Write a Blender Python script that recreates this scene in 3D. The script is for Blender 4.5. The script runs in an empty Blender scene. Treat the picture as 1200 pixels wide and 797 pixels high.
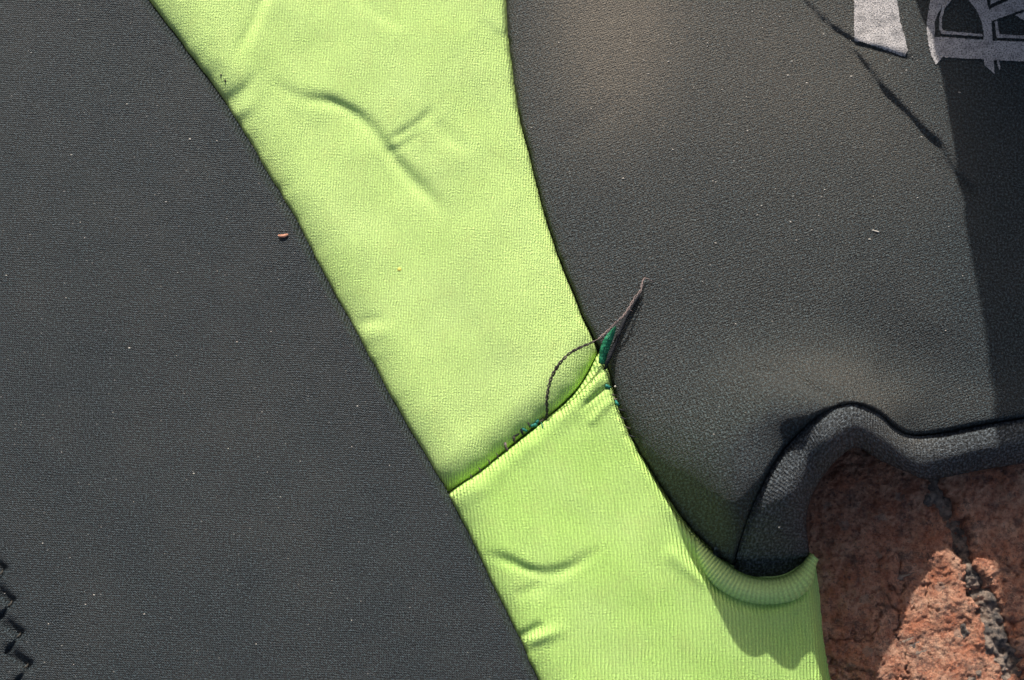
import bpy, math, random
import numpy as np
from mathutils import Vector
from mathutils.geometry import delaunay_2d_cdt
random.seed(4); rng = np.random.RandomState(7)
S = 0.0002            # metres per unit; all shapes are drawn in units of 0.2 mm
SC = bpy.context.scene

# ------------------------------------------------ camera
D = 2000.0            # camera distance in units
TILT = math.radians(10)
CAM = np.array([0.0, -D*math.sin(TILT), D*math.cos(TILT)])
cd = bpy.data.cameras.new('camera'); cam = bpy.data.objects.new('camera', cd)
SC.collection.objects.link(cam)
cam.location = tuple(CAM*S); cam.rotation_euler = (TILT, 0, 0)
cd.sensor_width = 36; cd.lens = 60; cd.clip_start = 0.01; cd.clip_end = 50
cd.dof.use_dof = True; cd.dof.focus_distance = D*S*0.995; cd.dof.aperture_fstop = 16
SC.camera = cam

# ------------------------------------------------ light
ELEV = math.radians(31); AZ = math.atan2(-0.10, 1.0)      # azimuth from +Y towards +X
w = bpy.data.worlds.new("World"); SC.world = w; w.use_nodes = True
nt = w.node_tree; bg = nt.nodes['Background']
sky = nt.nodes.new('ShaderNodeTexSky'); sky.sky_type = 'NISHITA'; sky.sun_disc = False
sky.sun_elevation = ELEV; sky.sun_rotation = AZ; sky.air_density = 0.8; sky.dust_density = 4.0; sky.ozone_density = 0.0
nt.links.new(sky.outputs[0], bg.inputs[0]); bg.inputs[1].default_value = 0.10
sl = bpy.data.lights.new('sun', 'SUN'); sl.energy = 4.2; sl.angle = math.radians(0.6); sl.color = (1.0, 0.97, 0.92)
sun = bpy.data.objects.new('sun', sl); SC.collection.objects.link(sun)
sv = Vector((math.sin(AZ)*math.cos(ELEV), math.cos(AZ)*math.cos(ELEV), math.sin(ELEV)))
sun.rotation_euler = sv.to_track_quat('Z', 'Y').to_euler()
SC.view_settings.view_transform = 'Standard'; SC.view_settings.look = 'None'
SC.view_settings.exposure = 0.54; SC.view_settings.gamma = 1.0
SC.render.engine = 'CYCLES'

# ------------------------------------------------ helpers
ct, st = math.cos(TILT), math.sin(TILT)
def W(px, py, z):
    """point of the place seen at photo position (px,py), z units above the suit's resting surface"""
    px = np.asarray(px, float); py = np.asarray(py, float); z = np.asarray(z, float)
    dx = (px-600)/D; dy = -(py-398.5)/D
    rx = dx; ry = dy*ct + st; rz = dy*st - ct
    t = (z-CAM[2])/rz
    return np.stack([CAM[0]+rx*t, CAM[1]+ry*t, z+0*t], -1)

def spline(pts, step=8.0):
    p = np.array(pts, float); n = len(p)
    q = np.vstack([2*p[0]-p[1], p, 2*p[-1]-p[-2]]); out = []
    for i in range(n-1):
        a, b, c, d = q[i], q[i+1], q[i+2], q[i+3]
        k = max(2, int(np.linalg.norm((c-b)[:2])/step))
        t = np.linspace(0, 1, k, endpoint=False)[:, None]
        out.append(0.5*((2*b)+(-a+c)*t+(2*a-5*b+4*c-d)*t**2+(-a+3*b-3*c+d)*t**3))
    out.append(p[-1:]); return np.vstack(out)

def sdist(X, Y, C):
    """signed distance to curve C (positive on the left-hand side in photo terms when going down the photo means x smaller)"""
    sh = X.shape; x = X.ravel(); y = Y.ravel()
    best = np.full(x.shape, 1e18); sg = np.zeros(x.shape); ar = np.zeros(x.shape)
    acc = 0
    for i in range(len(C)-1):
        ax, ay = C[i][:2]; bx, by = C[i+1][:2]; dx, dy = bx-ax, by-ay
        L2 = dx*dx+dy*dy+1e-12
        t = np.clip(((x-ax)*dx+(y-ay)*dy)/L2, 0, 1)
        ex = x-ax-t*dx; ey = y-ay-t*dy; d2 = ex*ex+ey*ey
        m = d2 < best-1e-9
        best = np.where(m, d2, best)
        sg = np.where(m, np.sign(dx*(y-ay)-dy*(x-ax)), sg)
        ar = np.where(m, acc+t*math.sqrt(L2), ar)
        acc += math.sqrt(L2)
    return (np.sqrt(best)*sg).reshape(sh), ar.reshape(sh), acc

def sm(a, b, x):
    t = np.clip((x-a)/(b-a), 0, 1); return t*t*(3-2*t)
def roll(d, R, Dp, over=4.0):
    """drop of a rounded edge: 0 for d>R, Dp at d=0, steep beyond"""
    k = np.clip(d/R, 0, 1)
    return Dp*(1-np.sqrt(np.clip(1-(1-k)**2, 0, 1))) + over*np.clip(-d, 0, 40)

def _hash(ix, iy, seed):
    h = (ix.astype(np.int64)*374761393 + iy.astype(np.int64)*668265263 + seed*1274126177) & 0xffffffff
    h = ((h ^ (h >> 13))*1274126177) & 0xffffffff
    return ((h ^ (h >> 16)) & 0xffff)/65535.0
def vnoise(x, y, s, seed=0):
    x = x/s; y = y/s; ix = np.floor(x); iy = np.floor(y); fx = x-ix; fy = y-iy
    fx = fx*fx*(3-2*fx); fy = fy*fy*(3-2*fy)
    a = _hash(ix, iy, seed); b = _hash(ix+1, iy, seed); c = _hash(ix, iy+1, seed); d = _hash(ix+1, iy+1, seed)
    return (a*(1-fx)+b*fx)*(1-fy)+(c*(1-fx)+d*fx)*fy - 0.5
def fbm(x, y, s, o=4, seed=0, g=0.5):
    r = 0; a = 1
    for k in range(o):
        ca, sa = math.cos(k*1.1), math.sin(k*1.1)
        r = r + a*vnoise(x*ca-y*sa, x*sa+y*ca, s, seed+k*17); a *= g; s *= 0.5
    return r

class TPS:
    def __init__(self, pts):
        p = np.array(pts, float); self.p = p[:, :2]/100; n = len(p)
        K = self.k(np.linalg.norm(self.p[:, None]-self.p[None], axis=-1)) + 0.002*np.eye(n)
        P = np.hstack([np.ones((n, 1)), self.p])
        A = np.block([[K, P], [P.T, np.zeros((3, 3))]])
        self.w = np.linalg.solve(A, np.concatenate([p[:, 2], np.zeros(3)]))
    def k(self, r): return np.where(r > 0, r*r*np.log(r+1e-12), 0)
    def __call__(self, X, Y):
        x = X/100; y = Y/100; r = self.w[-3]+self.w[-2]*x+self.w[-1]*y
        for (a, b), c in zip(self.p, self.w): r = r + c*self.k(np.sqrt((x-a)**2+(y-b)**2))
        return r

def link(o, parent=None):
    SC.collection.objects.link(o)
    if parent: o.parent = parent
    return o
def mesh_obj(name, verts, faces, mat, parent=None, uv=None, attrs=None, smooth=True, label=None):
    me = bpy.data.meshes.new(name)
    me.from_pydata([tuple(v) for v in (np.asarray(verts)*S).tolist()], [], [tuple(f) for f in faces])
    if uv is not None:
        lay = me.uv_layers.new(name='UVMap'); idx = np.empty(len(me.loops), int); me.loops.foreach_get('vertex_index', idx)
        lay.data.foreach_set('uv', np.asarray(uv, float)[idx].ravel())
    for k, v in (attrs or {}).items():
        a = me.attributes.new(k, 'FLOAT', 'POINT'); a.data.foreach_set('value', np.asarray(v, float).ravel())
    if smooth: me.polygons.foreach_set('use_smooth', [True]*len(me.polygons))
    me.materials.append(mat); me.update()
    o = bpy.data.objects.new(name, me)
    if label: o['label'] = label
    return link(o, parent)
def empty(name, label=None, cat=None, kind=None, group=None, loc=(0, 0, 0)):
    o = bpy.data.objects.new(name, None); o.empty_display_size = 0.01; o.location = loc; SC.collection.objects.link(o)
    if label: o['label'] = label
    if cat: o['category'] = cat
    if kind: o['kind'] = kind
    if group: o['group'] = group
    return o

def grid_panel(name, x0, x1, y0, y1, step, zf, maskf, mat, parent, uvf, attrf=None, label=None):
    xs = np.arange(x0, x1+step, step); ys = np.arange(y0, y1+step, step)
    X, Y = np.meshgrid(xs, ys); Z = zf(X, Y); M = maskf(X, Y)
    P = W(X, Y, Z); H, Wd = X.shape
    ok = M[:-1, :-1] & M[1:, :-1] & M[:-1, 1:] & M[1:, 1:]
    idx = np.arange(H*Wd).reshape(H, Wd)
    F = np.stack([idx[1:, :-1][ok], idx[1:, 1:][ok], idx[:-1, 1:][ok], idx[:-1, :-1][ok]], -1)
    used = np.unique(F); rm = np.full(H*Wd, -1); rm[used] = np.arange(len(used)); F = rm[F]
    V = P.reshape(-1, 3)[used]
    U = uvf(X, Y, P).reshape(-1, 2)[used]
    A = {k: v.ravel()[used] for k, v in (attrf(X, Y) if attrf else {}).items()}
    return mesh_obj(name, V, F.tolist(), mat, parent, U, A, label=label)

def strip_mesh(name, rows, mat, parent, uv=None, attrs=None, closed=False, label=None, flip=False):
    rows = np.asarray(rows); n, m = rows.shape[:2]; F = []
    for i in range(n-1):
        for j in range(m if closed else m-1):
            f = (i*m+j, i*m+(j+1) % m, (i+1)*m+(j+1) % m, (i+1)*m+j)
            F.append(f[::-1] if flip else f)
    return mesh_obj(name, rows.reshape(-1, 3), F, mat, parent, None if uv is None else np.asarray(uv).reshape(-1, 2),
                    {k: np.asarray(v).ravel() for k, v in (attrs or {}).items()}, label=label)

def tube(name, pts, rad, mat, parent=None, sides=8, label=None, fuzz=0.0, step=3.0, flat=1.0):
    """pts: photo x, photo y, height, [radius]"""
    c = spline(pts, step); P = W(c[:, 0], c[:, 1], c[:, 2]); n = len(P)
    r = c[:, 3] if c.shape[1] > 3 else np.full(n, rad, float)
    if fuzz: r = r*(1+fuzz*rng.uniform(-1, 1, n))
    T = np.gradient(P, axis=0); T /= np.linalg.norm(T, axis=1)[:, None]+1e-9
    up = np.array([0, 0, 1.0]); rows = []
    for i in range(n):
        a = np.cross(T[i], up); a /= np.linalg.norm(a)+1e-9; b = np.cross(a, T[i])
        th = np.linspace(0, 2*math.pi, sides, endpoint=False) + i*0.35
        rows.append(P[i]+r[i]*(np.outer(np.cos(th), a)+flat*np.outer(np.sin(th), b)))
    rows = [np.repeat(P[:1], sides, 0)]+rows+[np.repeat(P[-1:], sides, 0)]
    ss = np.arange(len(rows))*step
    uv = [[(s, j*2.0) for j in range(sides)] for s in ss]
    return strip_mesh(name, rows, mat, parent, uv=uv, closed=True, label=label)

# ------------------------------------------------ materials
def newmat(name):
    m = bpy.data.materials.new(name); m.use_nodes = True; t = m.node_tree
    b = t.nodes['Principled BSDF']; return m, t, b
def N(t, typ, ins=None, **kw):
    n = t.nodes.new(typ)
    for k, v in kw.items(): setattr(n, k, v)
    for k, v in (ins or {}).items():
        if isinstance(v, bpy.types.NodeSocket): t.links.new(v, n.inputs[k])
        else: n.inputs[k].default_value = v
    return n
def math_(t, op, a, b=0.0, c=0.0):
    n = N(t, 'ShaderNodeMath', operation=op)
    for i, v in enumerate((a, b, c)):
        if isinstance(v, bpy.types.NodeSocket): t.links.new(v, n.inputs[i])
        else: n.inputs[i].default_value = v
    return n.outputs[0]
def mixc(t, f, a, b, mode='MIX'):
    n = N(t, 'ShaderNodeMix', data_type='RGBA', blend_type=mode)
    for i, v in ((0, f), (6, a), (7, b)):
        if isinstance(v, bpy.types.NodeSocket): t.links.new(v, n.inputs[i])
        else: n.inputs[i].default_value = v if not isinstance(v, tuple) else (*v, 1)[:4]
    return n.outputs[2]
def ramp(t, f, pts):
    n = N(t, 'ShaderNodeValToRGB', {0: f}); e = n.color_ramp.elements
    while len(e) < len(pts): e.new(0.5)
    for el, (p, c) in zip(e, pts): el.position = p; el.color = (c, c, c, 1) if not isinstance(c, tuple) else (*c, 1)
    return n.outputs[0]

def knit(t, period, rowp, warp, rot, noise_amt, rowmix=0.35):
    """knitted relief: wales (ribs) along v, loops across; UV is in 0.2 mm units"""
    uv = N(t, 'ShaderNodeTexCoord').outputs['UV']
    mp = N(t, 'ShaderNodeMapping', {0: uv}); mp.inputs['Rotation'].default_value = (0, 0, rot)
    wn = N(t, 'ShaderNodeTexNoise', {'Vector': mp.outputs[0], 'Scale': 0.05, 'Detail': 3.0})
    wv = N(t, 'ShaderNodeVectorMath', {0: wn.outputs['Color'], 1: (0.5, 0.5, 0.5)}, operation='SUBTRACT')
    ws = N(t, 'ShaderNodeVectorMath', {0: wv.outputs[0], 'Scale': warp}, operation='SCALE')
    wa = N(t, 'ShaderNodeVectorMath', {0: mp.outputs[0], 1: ws.outputs[0]}, operation='ADD')
    sp = N(t, 'ShaderNodeSeparateXYZ', {0: wa.outputs[0]})
    u = math_(t, 'MULTIPLY', sp.outputs[0], 2*math.pi/period)
    # loops: rows slant up on one half of a wale and down on the other
    su = math_(t, 'SINE', math_(t, 'MULTIPLY', u, 1.0))
    wale = math_(t, 'MULTIPLY_ADD', su, 0.5, 0.5)
    v = math_(t, 'ADD', math_(t, 'MULTIPLY', sp.outputs[1], 2*math.pi/rowp), math_(t, 'MULTIPLY', math_(t, 'SINE', math_(t, 'MULTIPLY', u, 1.0)), 1.3))
    row = math_(t, 'MULTIPLY_ADD', math_(t, 'SINE', v), 0.5, 0.5)
    fn = N(t, 'ShaderNodeTexNoise', {'Vector': uv, 'Scale': 0.42, 'Detail': 3.0, 'Roughness': 0.7})
    h = math_(t, 'ADD', math_(t, 'MULTIPLY', wale, 1-rowmix), math_(t, 'MULTIPLY', row, rowmix))
    h = math_(t, 'ADD', h, math_(t, 'MULTIPLY', fn.outputs[0], noise_amt))
    return h, uv, math_(t, 'MULTIPLY_ADD', wale, 0.85, math_(t, 'MULTIPLY', row, 0.15))

def black_fabric(name, period=2.6, rowp=2.8, rot=0.1, bump=0.3, base=(0.0155, 0.0225, 0.0262), noise=1.2, dusty=(0.20, 0.172, 0.135), warp=6.0, rowmix=0.5, gscale=0.34, lo=0.15, hi=3.6, spec=0.38):
    m, t, b = newmat(name)
    h, uv, fn = knit(t, period, rowp, warp, rot, noise, rowmix)
    big = N(t, 'ShaderNodeTexNoise', {'Vector': uv, 'Scale': 0.011, 'Detail': 4.0})
    grain = N(t, 'ShaderNodeTexNoise', {'Vector': uv, 'Scale': gscale, 'Detail': 3.0, 'Roughness': 0.8})
    g = ramp(t, grain.outputs[0], [(0.39, lo), (0.50, 0.85), (0.60, hi)])
    c = mixc(t, 1.0, base, g, 'MULTIPLY')
    dust_shading = N(t, 'ShaderNodeAttribute', attribute_name='dust_shading')
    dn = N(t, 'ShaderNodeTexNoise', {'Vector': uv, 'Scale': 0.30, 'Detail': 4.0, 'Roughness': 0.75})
    dm = math_(t, 'MULTIPLY', math_(t, 'ADD', dust_shading.outputs['Fac'], math_(t, 'MULTIPLY_ADD', big.outputs[0], 0.22, -0.09)), ramp(t, dn.outputs[0], [(0.3, 0.15), (0.7, 1.3)]))
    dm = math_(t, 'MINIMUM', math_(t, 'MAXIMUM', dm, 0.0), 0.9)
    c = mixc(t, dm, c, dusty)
    vo = N(t, 'ShaderNodeTexVoronoi', {'Vector': uv, 'Scale': 0.16}); vo.inputs['Randomness'].default_value = 1
    lf = math_(t, 'MULTIPLY', math_(t, 'LESS_THAN', vo.outputs['Distance'], 0.16), math_(t, 'GREATER_THAN', N(t, 'ShaderNodeSeparateColor', {0: vo.outputs['Color']}).outputs[0], 0.9))
    c = mixc(t, math_(t, 'MULTIPLY', lf, 0.25), c, (0.45, 0.42, 0.38))
    t.links.new(c, b.inputs['Base Color'])
    b.inputs['Roughness'].default_value = 0.58; b.inputs['Specular IOR Level'].default_value = spec
    b.inputs['Sheen Weight'].default_value = 0.0; b.inputs['Sheen Roughness'].default_value = 0.5
    bp = N(t, 'ShaderNodeBump', {'Height': h, 'Strength': 1.0, 'Distance': bump*S*5}); t.links.new(bp.outputs[0], b.inputs['Normal'])
    return m
def green_fabric(name, period, rowp, rot, bump, rowmix, noise, warp, base=(0.52, 0.715, 0.225)):
    m, t, b = newmat(name)
    h, uv, fn = knit(t, period, rowp, warp, rot, noise, rowmix)
    grain = N(t, 'ShaderNodeTexNoise', {'Vector': uv, 'Scale': 0.5, 'Detail': 2.0, 'Roughness': 0.8})
    big = N(t, 'ShaderNodeTexNoise', {'Vector': uv, 'Scale': 0.012, 'Detail': 4.0})
    c = mixc(t, 1.0, base, ramp(t, grain.outputs[0], [(0.34, 0.74), (0.68, 1.16)]), 'MULTIPLY')
    c = mixc(t, ramp(t, big.outputs[0], [(0.35, 0.0), (0.75, 0.35)]), c, (0.56, 0.71, 0.29))
    c = mixc(t, 1.0, c, ramp(t, fn, [(0.05, 0.80), (0.6, 1.03)]), 'MULTIPLY')  # darker rib gaps: shade between the wales put into the colour
    # faint grime caught in the knit
    gr = N(t, 'ShaderNodeTexNoise', {'Vector': uv, 'Scale': 0.03, 'Detail': 6.0, 'Roughness': 0.7})
    c = mixc(t, ramp(t, gr.outputs[0], [(0.52, 0.0), (0.85, 0.45)]), c, (0.44, 0.50, 0.17))
    t.links.new(c, b.inputs['Base Color'])
    b.inputs['Roughness'].default_value = 0.85; b.inputs['Specular IOR Level'].default_value = 0.1
    b.inputs['Sheen Weight'].default_value = 0.0; b.inputs['Sheen Roughness'].default_value = 0.5
    b.inputs['Subsurface Weight'].default_value = 0.0
    bp = N(t, 'ShaderNodeBump', {'Height': h, 'Strength': 1.0, 'Distance': bump*S*5}); t.links.new(bp.outputs[0], b.inputs['Normal'])
    return m
M_left = black_fabric('black_knit_fine', 2.7, 2.6, 0.05, 0.62, noise=1.8, gscale=0.44, lo=0.2, hi=3.4)
M_right = black_fabric('black_knit_plush', 2.8, 2.8, -0.35, 0.5, noise=4.2, rowmix=0.5, warp=9, gscale=0.40, lo=0.08, hi=5.2, base=(0.0165, 0.0245, 0.0275))
M_hem = black_fabric('black_knit_hem', 3.4, 3.0, 0.0, 0.34, noise=3.4, hi=4.2, base=(0.034, 0.040, 0.044), rowmix=0.3)
M_up = green_fabric('lime_knit_fine', 3.1, 3.4, 0.03, 0.17, 0.16, 2.2, 6.0)
M_low = green_fabric('lime_knit_ribbed', 4.2, 3.2, 0.0, 0.28, 0.12, 1.2, 4.0, base=(0.45, 0.69, 0.17))
M_rim = green_fabric('lime_knit_rib_band', 4.3, 5.0, 0.0, 0.20, 0.12, 0.3, 1.5)
def simple(name, col, rough=0.8, var=0.4, scale=0.5, bump=0.0, spec=0.3, obj=False):
    m, t, b = newmat(name)
    tc = N(t, 'ShaderNodeTexCoord'); src = tc.outputs['Object']
    n = N(t, 'ShaderNodeTexNoise', {'Vector': src, 'Scale': scale/S, 'Detail': 3.0})
    c = mixc(t, 1.0, col, ramp(t, n.outputs[0], [(0.3, 1-var), (0.7, 1+var)]), 'MULTIPLY')
    t.links.new(c, b.inputs['Base Color']); b.inputs['Roughness'].default_value = rough; b.inputs['Specular IOR Level'].default_value = spec
    if bump:
        bp = N(t, 'ShaderNodeBump', {'Height': n.outputs[0], 'Strength': 1.0, 'Distance': bump*S}); t.links.new(bp.outputs[0], b.inputs['Normal'])
    return m
M_thread = simple('dark_thread', (0.045, 0.038, 0.03), 0.7, 0.6, 0.6, 1.0)
M_thread2 = simple('grey_thread', (0.20, 0.15, 0.14), 0.7, 0.5, 0.6, 1.0)
M_black = simple('black_thread', (0.012, 0.013, 0.016), 0.8, 0.5, 0.6, 1.0)
M_teal = simple('teal_thread', (0.02, 0.17, 0.13), 0.6, 0.5, 0.5, 1.0)
M_tape = simple('green_seam_tape', (0.012, 0.15, 0.07), 0.6, 0.4, 0.35, 1.5)
M_husk = simple('brown_husk', (0.42, 0.20, 0.13), 0.7, 0.4, 0.3, 1.0)
M_lint = simple('pale_lint', (0.5, 0.46, 0.4), 0.9, 0.3)
M_under = simple('black_lining', (0.015, 0.016, 0.018), 0.9, 0.3)

def print_mat():
    m, t, b = newmat('pale_screen_print')
    uv = N(t, 'ShaderNodeTexCoord').outputs['UV']
    n = N(t, 'ShaderNodeTexNoise', {'Vector': uv, 'Scale': 0.55, 'Detail': 3.0, 'Roughness': 0.75})
    f = ramp(t, n.outputs[0], [(0.40, 0.05), (0.47, 0.7), (0.58, 1.0)])
    n2 = N(t, 'ShaderNodeTexNoise', {'Vector': uv, 'Scale': 0.06, 'Detail': 5.0, 'Roughness': 0.7})
    f = math_(t, 'MULTIPLY', f, ramp(t, n2.outputs[0], [(0.32, 0.45), (0.55, 1.0)]))
    c = mixc(t, f, (0.03, 0.032, 0.035), (0.54, 0.50, 0.48)); t.links.new(c, b.inputs['Base Color'])
    b.inputs['Roughness'].default_value = 0.7
    bp = N(t, 'ShaderNodeBump', {'Height': n.outputs[0], 'Strength': 1.0, 'Distance': 1.5*S}); t.links.new(bp.outputs[0], b.inputs['Normal'])
    return m
M_print = print_mat()

def brick_mat():
    m, t, b = newmat('weathered_red_brick')
    o = N(t, 'ShaderNodeTexCoord').outputs['Object']
    def nz(s, d=4.0, r=0.6): return N(t, 'ShaderNodeTexNoise', {'Vector': o, 'Scale': s/S, 'Detail': d, 'Roughness': r}).outputs[0]
    c = mixc(t, ramp(t, nz(0.035, 5), [(0.35, 0.0), (0.65, 1.0)]), (0.66, 0.25, 0.135), (0.85, 0.49, 0.32))
    c = mixc(t, ramp(t, nz(0.16, 4, 0.7), [(0.45, 0.0), (0.62, 0.75)]), c, (0.38, 0.13, 0.075))
    c = mixc(t, ramp(t, nz(0.05, 6, 0.75), [(0.51, 0.0), (0.62, 0.7)]), c, (0.12, 0.075, 0.065))
    c = mixc(t, ramp(t, nz(0.11, 5, 0.8), [(0.58, 0.0), (0.68, 0.7)]), c, (0.10, 0.085, 0.08))
    c = mixc(t, ramp(t, nz(0.26, 3, 0.7), [(0.60, 0.0), (0.66, 0.7)]), c, (0.07, 0.055, 0.055))
    vo = N(t, 'ShaderNodeTexVoronoi', {'Vector': o, 'Scale': 0.045/S}); sc = N(t, 'ShaderNodeSeparateColor', {0: vo.outputs['Color']})
    f = math_(t, 'MULTIPLY', math_(t, 'LESS_THAN', math_(t, 'ADD', vo.outputs['Distance'], math_(t, 'MULTIPLY', nz(0.15), 0.5)), 0.52), math_(t, 'GREATER_THAN', sc.outputs[0], 0.8))
    c = mixc(t, math_(t, 'MULTIPLY', f, 0.45), c, (0.42, 0.33, 0.26))
    c = mixc(t, ramp(t, nz(0.5, 3, 0.8), [(0.55, 0.0), (0.75, 0.5)]), c, (0.75, 0.58, 0.47))
    t.links.new(c, b.inputs['Base Color']); b.inputs['Roughness'].default_value = 0.9; b.inputs['Specular IOR Level'].default_value = 0.25
    h = math_(t, 'ADD', nz(0.22, 5, 0.75), math_(t, 'MULTIPLY', nz(0.6, 3, 0.8), 0.8))
    bp = N(t, 'ShaderNodeBump', {'Height': h, 'Strength': 1.0, 'Distance': 7*S}); t.links.new(bp.outputs[0], b.inputs['Normal'])
    return m
def joint_mat():
    m, t, b = newmat('grey_joint_sand')
    o = N(t, 'ShaderNodeTexCoord').outputs['Object']
    def nz(s, d=4.0, r=0.6): return N(t, 'ShaderNodeTexNoise', {'Vector': o, 'Scale': s/S, 'Detail': d, 'Roughness': r}).outputs[0]
    c = mixc(t, ramp(t, nz(0.08, 5, 0.7), [(0.4, 0.0), (0.6, 1.0)]), (0.11, 0.095, 0.085), (0.50, 0.37, 0.28))
    t.links.new(c, b.inputs['Base Color']); b.inputs['Roughness'].default_value = 0.95
    bp = N(t, 'ShaderNodeBump', {'Height': nz(0.3, 5, 0.8), 'Strength': 1.0, 'Distance': 8*S}); t.links.new(bp.outputs[0], b.inputs['Normal'])
    return m
M_brick = brick_mat(); M_joint = joint_mat()

# ------------------------------------------------ the paving
ZB = -80.0
pave = empty('pavement', kind='structure')
J = spline([(960, 260), (1020, 400), (1085, 530), (1108, 595), (1128, 645), (1148, 690), (1174, 745), (1203, 803), (1260, 930), (1340, 1120)], 8)
Jw = W(J[:, 0], J[:, 1], ZB)[:, :2]                       # joint line in the paving plane
jd = np.array([J[-1][0]-J[0][0], -(J[-1][1]-J[0][1])]); 
ju = (Jw[-1]-Jw[0]); ju /= np.linalg.norm(ju); jn = np.array([-ju[1], ju[0]])    # jn points to the right of the joint
if jn[0] < 0: jn = -jn
c0 = W(1130, 650, ZB)[:2]
def brick_height(x, y, dedge):
    er = np.clip(dedge + 15*fbm(x, y, 26, 4, 5, 0.7), -60, 60)
    z = ZB + 4*fbm(x, y, 170, 3, 1) + 4.6*fbm(x, y, 34, 5, 2, 0.7)
    rid = 1-np.abs(fbm(x, y, 30, 4, 9, 0.6))*3.0
    z = z - 5.0*np.clip(rid-0.72, 0, 1)/0.28*sm(0.0, 0.25, fbm(x, y, 90, 2, 33)+0.1)
    z = z + 2.2*fbm(x, y, 8, 3, 12, 0.7)
    # chipped flakes: terraces
    q = fbm(x, y, 48, 3, 21, 0.55); z = z + 3.2*np.round(q*7)/7*2
    z = z - roll(er-1, 13, 12, 0) - 2.6*np.clip(-er+1, 0, 12)
    return z
def make_brick(cu, cv, hu, hv, x0, x1, y0, y1, fine, along_joint=None, name='brick'):
    """brick centred at c0+cu*jn+cv*ju ; fine window (paving plane box) has a dense mesh"""
    ug = np.unique(np.round(np.concatenate([np.arange(-hu, hu+0.1, 25.0), [hu]]), 2)) if not fine else None
    if fine:
        us = fine[0]; vs = fine[1]
    else:
        us = ug; vs = np.arange(-hv, hv+0.1, 25.0)
    U, V = np.meshgrid(us, vs)
    X = c0[0]+(U+cu)*jn[0]+(V+cv)*ju[0]; Y = c0[1]+(U+cu)*jn[1]+(V+cv)*ju[1]
    de = np.minimum(hu-np.abs(U), hv-np.abs(V))
    if along_joint:
        # the edge along the visible joint follows the joint's own crooked line
        d, _, _ = sdist(X, Y, Jw)
        d = d*along_joint
        far = (hu+U) if along_joint_side[along_joint] > 0 else (hu-U)
        de = np.minimum(np.minimum(d-9.0, far), hv-np.abs(V))
    Z = brick_height(X, Y, de)
    rows = np.stack([X, Y, Z], -1)
    # skirt
    H, Wd = X.shape
    V3 = rows.reshape(-1, 3); idx = np.arange(H*Wd).reshape(H, Wd)
    F = np.stack([idx[:-1, :-1], idx[:-1, 1:], idx[1:, 1:], idx[1:, :-1]], -1).reshape(-1, 4)
    b = list(idx[0, :])+list(idx[1:, -1])+list(idx[-1, -2::-1])+list(idx[-2:0:-1, 0])
    low = V3[b].copy(); low[:, 2] = ZB-140
    base = len(V3); V3 = np.vstack([V3, low]); n = len(b)
    F = F.tolist()+[[b[i], base+i, base+(i+1) % n, b[(i+1) % n]] for i in range(n)]
    # orient faces up
    a, bb, c = V3[F[0][0]], V3[F[0][1]], V3[F[0][2]]
    if np.cross(bb-a, c-a)[2] < 0: F = [f[::-1] for f in F]
    return mesh_obj(name, V3, F, M_brick, pave)
test = np.array(c0)+60*jn
s_right = np.sign(sdist(np.array([test[0]]), np.array([test[1]]), Jw)[0][0])
along_joint_side = {s_right: -1, -s_right: 1}     # which side is the free far edge
def axis(lo, hi, a, b, f=1.15, c=14.0):
    out = list(np.arange(lo, a, c))+list(np.arange(a, b, f))+list(np.arange(b, hi+c*0.5, c)); return np.array(sorted(set(out)))
# left brick of the joint: U local -245..245 centred at -256 ; visible part near its right edge
make_brick(-262, -60, 262, 520, 0, 0, 0, 0, (axis(-262, 262+30, 10, 292, 1.25), axis(-520, 520, -190, 250, 1.25)), -s_right)
make_brick(262, 120, 262, 520, 0, 0, 0, 0, (axis(-262-30, 262, -292, -110, 1.25), axis(-520, 520, -330, 60, 1.25)), s_right)
for cu, cv in ((786, -100), (-786, 80), (-262, 1000), (262, 1180), (-262, -1120), (262, -940)):
    make_brick(cu, cv, 250, 515, 0, 0, 0, 0, None)
# sand in the joints and the ground beyond
us = axis(-1500, 1500, -45, 45, 1.6, 40.0); vs = axis(-2200, 2200, -260, 260, 1.6, 40.0)
U, V = np.meshgrid(us, vs); X = c0[0]+U*jn[0]+V*ju[0]; Y = c0[1]+U*jn[1]+V*ju[1]
Z = ZB-12 + 13*fbm(X, Y, 30, 4, 40, 0.65) + 6*fbm(X, Y, 8, 3, 41, 0.7)
strip_mesh('joint_sand', np.stack([X, Y, Z], -1), M_joint, pave, flip=False)
g = 15000.0; n = 12; xs = np.linspace(-g, g, n); U, V = np.meshgrid(xs, xs)
gr = strip_mesh('ground', np.stack([U, V, U*0+ZB-60], -1), M_joint, None); gr['kind'] = 'structure'

# ------------------------------------------------ the suit
suit = empty('wetsuit', 'crumpled black and lime green neoprene wetsuit lying in the sun on the brick paving', 'wetsuit', loc=(0, 0, ZB*S))
suit_inv = -ZB*S
def adopt(o):   # parts are drawn in place coordinates; the empty sits on the paving
    return o
L = spline([(-60, -330), (60, -150), (118, -78), (172, 0), (232, 80), (296, 178), (338, 250), (377, 325), (425, 410), (471, 492), (523, 582), (565, 665), (600, 735), (628, 797), (670, 890), (740, 1040)])
Mc = spline([(600, -300), (593, -120), (592, 0), (597, 62), (607, 130), (626, 208), (651, 290), (679, 365), (703, 412), (713, 440), (723, 478), (742, 520), (775, 573), (806, 618), (838, 650), (872, 674), (905, 679), (930, 671), (949, 650), (972, 622), (1040, 596), (1420, 600)])
Nc = spline([(300, 760), (420, 665), (523, 582), (562, 555), (600, 524), (634, 496), (662, 473), (683, 449), (702, 414), (740, 340), (800, 220)])
Ec = spline([(925, 480), (940, 590), (949, 648), (955, 690), (961, 740), (969, 797), (985, 880), (1020, 1050)])
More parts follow.
